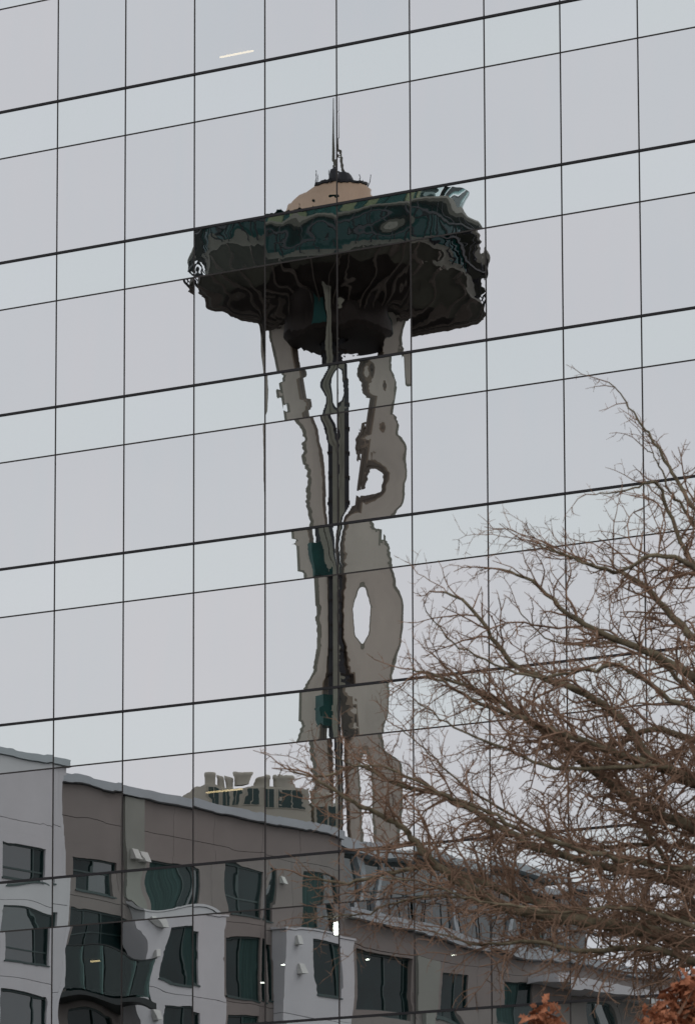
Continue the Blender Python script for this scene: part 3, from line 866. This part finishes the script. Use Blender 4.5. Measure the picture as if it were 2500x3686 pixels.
MB().box(38.5, 56, 0.01, 1.5, 26.9, 27.4).build('canopy', M['white_panel'], apt)
MB().box(22.2, 50, -16, -3.3, 28.31, 32.3).build('penthouse', M['dark'], apt)
x = 22.4
while x < 49:
    w = rnd.choice((0.9, 1.4, 2.0))
    MB().box(x, min(x + w, 49.8), -3.28, -3.2, 28.8, 32.0).build('penthouse_pane', M['aglass'] if rnd.random() < .72 else M['balglass'], apt)
    x += w + 0.12
    if rnd.random() < .4:
        MB().box(x, x + .35, -3.28, -3.05, 28.8, 32.2).build('penthouse_post', M['coping'], apt)
        x += .45
MB().box(22.1, 50.6, -16.2, -2.4, 32.31, 32.75).build('penthouse_roof', M['coping'], apt)
for q in range(22):
    a = 22.6 + q * 1.5
    MB().box(a, a + .05, .1, .15, 28.76, 29.75).build('rail_post', M['dark'], apt)
MB().box(22.6, 55, .09, .16, 29.76, 29.82).build('rail', M['dark'], apt)

# ------------------------------------------------------------------ farther apartment tower showing above the roof
far = empty('rooftop_tower', (-152.0, -215.5, 0), math.radians(-52))
tag(far, 'cream tower with round drums and green windows behind the reflected roofline', 'building')
MB().box(-4.2, 2.6, -8, 0, 0, 55.55).build('wall', M['cream'], far)


def drum(x, y, r, zt):
    MB().lathe([(0.001, zt + .04), (r * .98, zt), (r * 1.06, zt - .08), (r * 1.06, zt - .26), (r * .97, zt - .34), (r * .95, zt - .9), (r * .97, zt - 1.1)], 20).build('roof_drum', M['cream'], far, True).location = (x, y, 0)


for x, y, r, zt in ((-3.75, -.4, .40, 56.45), (-2.9, -.4, .30, 56.35), (-2.2, -.4, .30, 56.5), (-1.35, -.3, .48, 56.95), (.15, -.5, .62, 56.4), (1.5, -.4, .50, 56.45)):
    drum(x, y, r, zt)
for q, (x, w) in enumerate(((-4.05, .9), (-3.0, .7), (-2.05, .7), (-1.1, .85), (.0, 1.0), (1.2, 1.1))):
    for z in (53.95, 51.2):
        f = MB().box(x, x + w, 0.01, .08, z, z + 1.45).build('window', M['cream'], far)
        MB().box(x + .07, x + w - .07, 0.085, .10, z + .06, z + 1.39).build('pane', M['frame'], f)
        MB().box(x + w * .5 - .02, x + w * .5 + .02, 0.105, .12, z + .06, z + 1.39).build('window_bar', M['cream'], f)
f2 = MB().box(2.9, 5.3, -5, -.6, 0, 54.55).build('side_wing', M['cream'], far)
for q in range(2):
    MB().box(3.05 + q * 1.15, 4.0 + q * 1.15, -.59, -.55, 52.9, 54.3).build('pane', M['frame'], f2)
drum(3.3, -1.2, .30, 55.5)
drum(4.4, -1.2, .55, 55.3)
MB().lathe([(.20, 40), (.24, 54.0), (.34, 54.2), (.33, 55.3), (.20, 55.5), (.17, 56.7), (0.001, 56.9)], 10).build('chimney', M['cream'], far, True).location = (6.2, -3, 0)

# ------------------------------------------------------------------ bare tree in front of the glass
TD = 34.0                                           # metres from the photographer
UN = TD / 12415.0                                   # size of one traced unit at that distance
base = CAM + fwd * TD
tree = empty('bare_tree', (0, 0, 0))
tag(tree, 'bare winter tree with tangled brown twigs in front of the glass', 'tree')
DS = (fwd - Vector((0, 0, fwd.z))).normalized()
US = Vector((0, 0, 1))


def tp(x, y, d=0.0):
    """traced unit -> metres in the tree's own upright frame"""
    p = base + r2 * ((x - 788) * UN) + u2 * (-(y - 1162) * UN) + DS * d
    return p


trunk_top = tp(1730, 1000, 0)
foot = Vector((tp(1735, 2300).x, tp(1735, 2300).y, 0))
tree.location = foot
LIMBS = [
    (38, [(1735, 2220, 0), (1640, 2165, -.1), (1560, 2150, -.2), (1440, 2122, -.3), (1260, 2098, -.35), (1130, 2072, -.4), (1050, 2030, -.45), (985, 1985, -.5), (930, 1925, -.5), (880, 1885, -.55), (800, 1850, -.6), (720, 1800, -.6)]),
    (30, [(1735, 2080, 0), (1650, 2070, .3), (1540, 2060, .5), (1420, 2085, .6), (1300, 2040, .7), (1180, 2000, .8), (1090, 1965, .8), (1000, 1930, .9), (900, 1940, .9), (790, 1960, 1.0), (700, 1948, 1.0)]),
    (32, [(1735, 1990, 0), (1640, 1930, -.2), (1576, 1895, -.3), (1450, 1850, -.4), (1340, 1778, -.5), (1230, 1690, -.6), (1150, 1640, -.6), (1060, 1600, -.7), (960, 1565, -.7)]),
    (30, [(1735, 1890, 0), (1600, 1770, .2), (1530, 1735, .3), (1480, 1700, .4), (1400, 1590, .5), (1290, 1530, .5), (1180, 1480, .6), (1120, 1410, .6), (1065, 1335, .6), (1010, 1300, .7)]),
    (28, [(1735, 1740, 0), (1640, 1620, -.2), (1576, 1560, -.3), (1480, 1510, -.4), (1390, 1480, -.5), (1280, 1430, -.6), (1200, 1360, -.6), (1130, 1330, -.6)]),
    (26, [(1735, 1600, 0), (1650, 1470, .3), (1576, 1420, .4), (1520, 1350, .5), (1440, 1275, .5), (1340, 1240, .6), (1230, 1195, .6)]),
    (24, [(1735, 1420, 0), (1650, 1330, -.2), (1560, 1290, -.3), (1510, 1180, -.3), (1478, 1125, -.4), (1430, 1135, -.4), (1345, 1150, -.4)]),
    (20, [(1735, 1250, 0), (1650, 1180, .2), (1576, 1135, .2), (1530, 1050, .3), (1490, 985, .3), (1455, 935, .3), (1420, 880, .3), (1386, 845, .3)]),
    (24, [(1735, 2020, 0), (1600, 1990, .5), (1470, 1960, .6), (1330, 1930, .6), (1200, 1880, .7), (1100, 1820, .7), (1000, 1770, .7), (900, 1745, .7), (810, 1700, .8), (730, 1722, .8), (660, 1712, .8)]),
    (22, [(1735, 1860, 0), (1560, 1800, -.5), (1420, 1750, -.6), (1300, 1715, -.7), (1190, 1680, -.8), (1080, 1640, -.8), (1000, 1600, -.9), (930, 1570, -.9)]),
    (20, [(1735, 2160, 0), (1600, 2210, -.6), (1460, 2180, -.7), (1330, 2190, -.8), (1200, 2170, -.8), (1080, 2180, -.9), (980, 2150, -.9)]),
    (18, [(1735, 1700, 0), (1600, 1650, .6), (1490, 1620, .7), (1380, 1660, .8), (1270, 1640, .8), (1180, 1560, .9), (1100, 1530, .9), (1000, 1440, 1.0)]),
    (20, [(1735, 2250, 0), (1650, 2150, .4), (1580, 2020, .5), (1500, 1900, .5), (1430, 1790, .5), (1400, 1700, .5), (1385, 1600, .5)]),
    (17, [(1735, 1500, 0), (1640, 1400, -.5), (1576, 1330, -.5), (1480, 1300, -.6), (1400, 1330, -.6), (1310, 1320, -.7), (1220, 1280, -.7)]),
    (15, [(1735, 2040, 0), (1600, 1860, -.8), (1520, 1790, -.8), (1400, 1780, -.8), (1250, 1790, -.9), (1120, 1740, -.9), (1010, 1690, -.9), (940, 1640, -.9)]),
    (17, [(1735, 1330, 0), (1640, 1240, .5), (1560, 1120, .5), (1530, 1080, .5), (1500, 1010, .5), (1476, 985, .5)]),
]
LIMBS += [
    (16, [(1735, 2240, 0), (1600, 2120, .8), (1480, 2075, .9), (1360, 2050, 1.0), (1240, 2035, 1.0), (1120, 2010, 1.1), (1010, 1985, 1.1), (900, 2000, 1.2), (800, 2030, 1.2), (700, 2035, 1.2)]),
    (15, [(1735, 2120, 0), (1600, 2030, -.8), (1450, 2000, -.9), (1300, 1975, -1.0), (1180, 1935, -1.0), (1080, 1880, -1.0), (980, 1850, -1.1), (880, 1800, -1.1), (800, 1792, -1.1), (740, 1770, -1.2)]),
    (14, [(1735, 1960, 0), (1590, 1880, .9), (1480, 1870, 1.0), (1380, 1880, 1.0), (1270, 1850, 1.1), (1160, 1790, 1.1), (1060, 1730, 1.1), (980, 1650, 1.2), (915, 1590, 1.2)]),
    (14, [(1735, 1780, 0), (1620, 1700, -.9), (1500, 1640, -1.0), (1390, 1570, -1.0), (1300, 1580, -1.0), (1200, 1600, -1.1), (1110, 1570, -1.1), (1020, 1520, -1.1), (960, 1460, -1.2)]),
    (13, [(1735, 1640, 0), (1620, 1540, .9), (1520, 1450, 1.0), (1430, 1400, 1.0), (1340, 1400, 1.1), (1250, 1380, 1.1), (1190, 1320, 1.1)]),
    (13, [(1735, 1400, 0), (1640, 1290, .8), (1576, 1230, .9), (1500, 1240, .9), (1420, 1220, 1.0), (1380, 1180, 1.0)]),
    (13, [(1735, 2260, 0), (1620, 2180, -1.0), (1500, 2130, -1.1), (1380, 2110, -1.2), (1260, 2120, -1.2), (1140, 2110, -1.3), (1040, 2090, -1.3), (950, 2060, -1.3), (860, 2050, -1.4)]),
]
for w_, l_ in list(LIMBS[:16:2]):                     # the far side of the crown, beyond the trunk
    LIMBS.append((w_, [(3470 - x_, y_ - 60, -d_ * 1.3) for x_, y_, d_ in l_]))
LIMBS += [(22, [(1732, 1130, 0), (1728, 1000, .05), (1745, 900, .1), (1738, 800, .1), (1750, 700, .12)]),
          (18, [(1732, 1250, 0), (1700, 1080, -.3), (1690, 960, -.4), (1680, 860, -.5)]),
          (18, [(1732, 1300, 0), (1800, 1150, .3), (1850, 1000, .4), (1900, 880, .5)])]
tr = random.Random(11)


def smooth(pts, n):
    out = []
    m_ = len(pts)
    for i in range(m_ - 1):
        p0, p1, p2, p3 = pts[max(i - 1, 0)], pts[i], pts[i + 1], pts[min(i + 2, m_ - 1)]
        for j in range(n):
            t = j / n
            out.append(0.5 * ((2 * p1) + (p2 - p0) * t + (2 * p0 - 5 * p1 + 4 * p2 - p3) * t * t + (3 * p1 - p0 - 3 * p2 + p3) * t ** 3))
    out.append(pts[-1])
    return out


def jitter(a):
    return Vector((tr.gauss(0, a), tr.gauss(0, a), tr.gauss(0, a)))


twigs = MB()


def grow(p, d, length, r, level):
    """one crooked branchlet with its own side twigs"""
    n = max(3, int(length / 0.055))
    pts = [p.copy()]
    q = p.copy()
    d = d.normalized()
    for i in range(n):
        d = (d + jitter(0.23) + US * 0.004).normalized()
        q = q + d * (length / n)
        pts.append(q.copy())
    rad = [r * (1 - 0.62 * i / n) for i in range(n + 1)]
    twigs.tube(pts, rad, 4 if level < 2 else 3)
    if level >= 3: return
    step = (0.062, 0.055, 0.048, 0)[level]
    k = int(length / step)
    for i in range(k):
        f = 0.12 + 0.86 * (i + tr.random()) / max(k, 1)
        j = min(int(f * n), n - 1)
        t = (pts[j + 1] - pts[j]).normalized()
        side = jitter(1.0)
        side = (side - t * side.dot(t)).normalized()
        nd = (t * tr.uniform(0.25, 0.8) + side * tr.uniform(0.6, 1.0))
        ll = length * tr.uniform(0.22, 0.52) * (1.1 - 0.55 * f)
        if level == 2: ll = tr.uniform(0.02, 0.065)
        if ll < 0.018: continue
        grow(pts[j], nd, max(ll, 0.03), max(r * 0.58, 0.0021), level + 1 if level else 1 if ll > .35 else 2)


for w, tr_pts in LIMBS:
    ctrl = [tp(x, y, d) for x, y, d in tr_pts]
    pts = smooth(ctrl, 5)
    pts = [p + jitter(0.006) if 0 < i < len(pts) - 1 else p for i, p in enumerate(pts)]
    n = len(pts) - 1
    R0 = w * UN * (0.56 if tr_pts[0][1] > 1450 else 0.36)
    rad = [max(R0 * (1 - 0.86 * (i / n) ** 0.85), 0.0038) for i in range(n + 1)]
    o = MB().tube([p - foot for p in pts], rad, 8).build('limb', M['bark'], tree, True)
    tot = sum((pts[i + 1] - pts[i]).length for i in range(n))
    acc = 0.0
    nxt = 0.5
    for i in range(n):
        seg = (pts[i + 1] - pts[i])
        acc += seg.length
        while acc > nxt:
            nxt += tr.uniform(0.032, 0.078) * (1.0 if tr_pts[0][1] > 1800 else 1.5 if tr_pts[0][1] > 1450 else 2.6)
            t = seg.normalized()
            side = jitter(1.0)
            side = side - t * side.dot(t)
            side = side.normalized()
            f = i / n
            ll = tr.uniform(0.25, 0.85) * (1.0 - 0.45 * f) * (1.0 if tr_pts[0][1] > 1450 else 0.7)
            if tr.random() < 0.12: ll *= 1.5
            grow(pts[i], t * tr.uniform(0.5, 1.0) + side * tr.uniform(0.5, 0.9), ll, max(min(rad[i] * 0.5, 0.009), 0.0036), 0 if ll > .5 else 1)
    # the limb tip carries on as a fine leader
    grow(pts[-1], (pts[-1] - pts[-3]), 0.30, rad[-1], 1)
print('TWIG FACES', len(twigs.f))
twigs.v = [(v[0] - foot.x, v[1] - foot.y, v[2]) for v in twigs.v]
tw = twigs.build('twigs', M['twig'], tree)
tag(tw, kind='stuff')
tz = [0, 1.0, 2.5, 4.2, 5.8, 7.4, trunk_top.z]
axis = [Vector((0, 0, 0)), Vector((.02, .01, 1.0)), Vector((-.02, .03, 2.5)), Vector((0, 0, 4.2)), Vector((.03, 0, 5.8)), Vector((0, .02, 7.4)), trunk_top - foot]
MB().tube(smooth(axis, 4), [0.30 - 0.27 * (i / 24) for i in range(25)], 12).build('trunk', M['bark'], tree, True)

# ------------------------------------------------------------------ young oak still holding brown leaves
OD = 31.0
OU = OD / 12415.0
ob = CAM + fwd * OD


def op(x, y, d=0.0):
    return ob + r2 * ((x - 788) * OU) + u2 * (-(y - 1162) * OU) + DS * d


ofoot = Vector((op(1400, 2324).x, op(1400, 2324).y, 0))
oak = empty('young_oak', tuple(ofoot))
tag(oak, 'young tree with clusters of rust brown dead leaves below the bare tree', 'tree')
orr = random.Random(5)
MB().tube(smooth([Vector((0, 0, 0)), Vector((.02, 0, 1.5)), Vector((-.03, .02, 2.8)), op(1410, 2480) - ofoot], 4), [0.06 - 0.04 * i / 12 for i in range(13)], 8).build('trunk', M['bark'], oak, True)
leafs = MB()
fork = op(1410, 2480)
for (cx, cy, rx, ry, n_, dd) in ((1240, 2318, 46, 46, 75, 0.0), (1285, 2350, 40, 30, 40, .1), (1552, 2290, 56, 70, 260, .15), (1590, 2240, 42, 44, 90, .1), (1500, 2335, 60, 40, 110, -.1), (1620, 2330, 70, 70, 120, .1)):
    c = op(cx, cy, dd)
    ends = [c + Vector((orr.gauss(0, .4) * rx * OU, orr.gauss(0, .4) * rx * OU, orr.uniform(-.2, .9) * ry * OU)) for _ in range(5)]
    for e in ends:
        MB().tube(smooth([fork - ofoot, (fork * .5 + e * .5) - ofoot + Vector((0, 0, -.05)), e - ofoot], 4), [0.011 - 0.008 * i / 8 for i in range(9)], 5).build('branch', M['twig'], oak)
    for _ in range(n_):
        while True:
            q = Vector((orr.uniform(-1, 1), orr.uniform(-1, 1), orr.uniform(-1, 1)))
            if q.length < 1: break
        p = c + Vector((q.x * rx * OU, q.y * rx * OU, q.z * ry * OU)) - ofoot
        ln = orr.uniform(0.05, 0.10)
        ax = Vector((orr.gauss(0, 1), orr.gauss(0, 1), orr.gauss(-.5, .7))).normalized()
        sd_ = ax.cross(Vector((orr.gauss(0, 1), orr.gauss(0, 1), orr.gauss(0, 1)))).normalized()
        nn_ = ax.cross(sd_)
        outl = [(0, .04), (.18, .16), (.28, .09), (.45, .30), (.55, .15), (.72, .26), (.82, .13), (1, .02)]
        b0 = len(leafs.v)
        for (s_, w_) in outl:
            curl = nn_ * (0.22 * math.sin(s_ * 3.0) * ln)
            leafs.v.append(tuple(p + ax * (s_ * ln) + sd_ * (w_ * ln) + nn_ * (w_ * ln * .5)))
            leafs.v.append(tuple(p + ax * (s_ * ln) + curl * .4))
            leafs.v.append(tuple(p + ax * (s_ * ln) - sd_ * (w_ * ln) + nn_ * (w_ * ln * .5)))
        for j in range(len(outl) - 1):
            a = b0 + j * 3
            leafs.f.append((a, a + 1, a + 4, a + 3))
            leafs.f.append((a + 1, a + 2, a + 5, a + 4))
tag(leafs.build('leaves', M['leaf'], oak), kind='stuff')
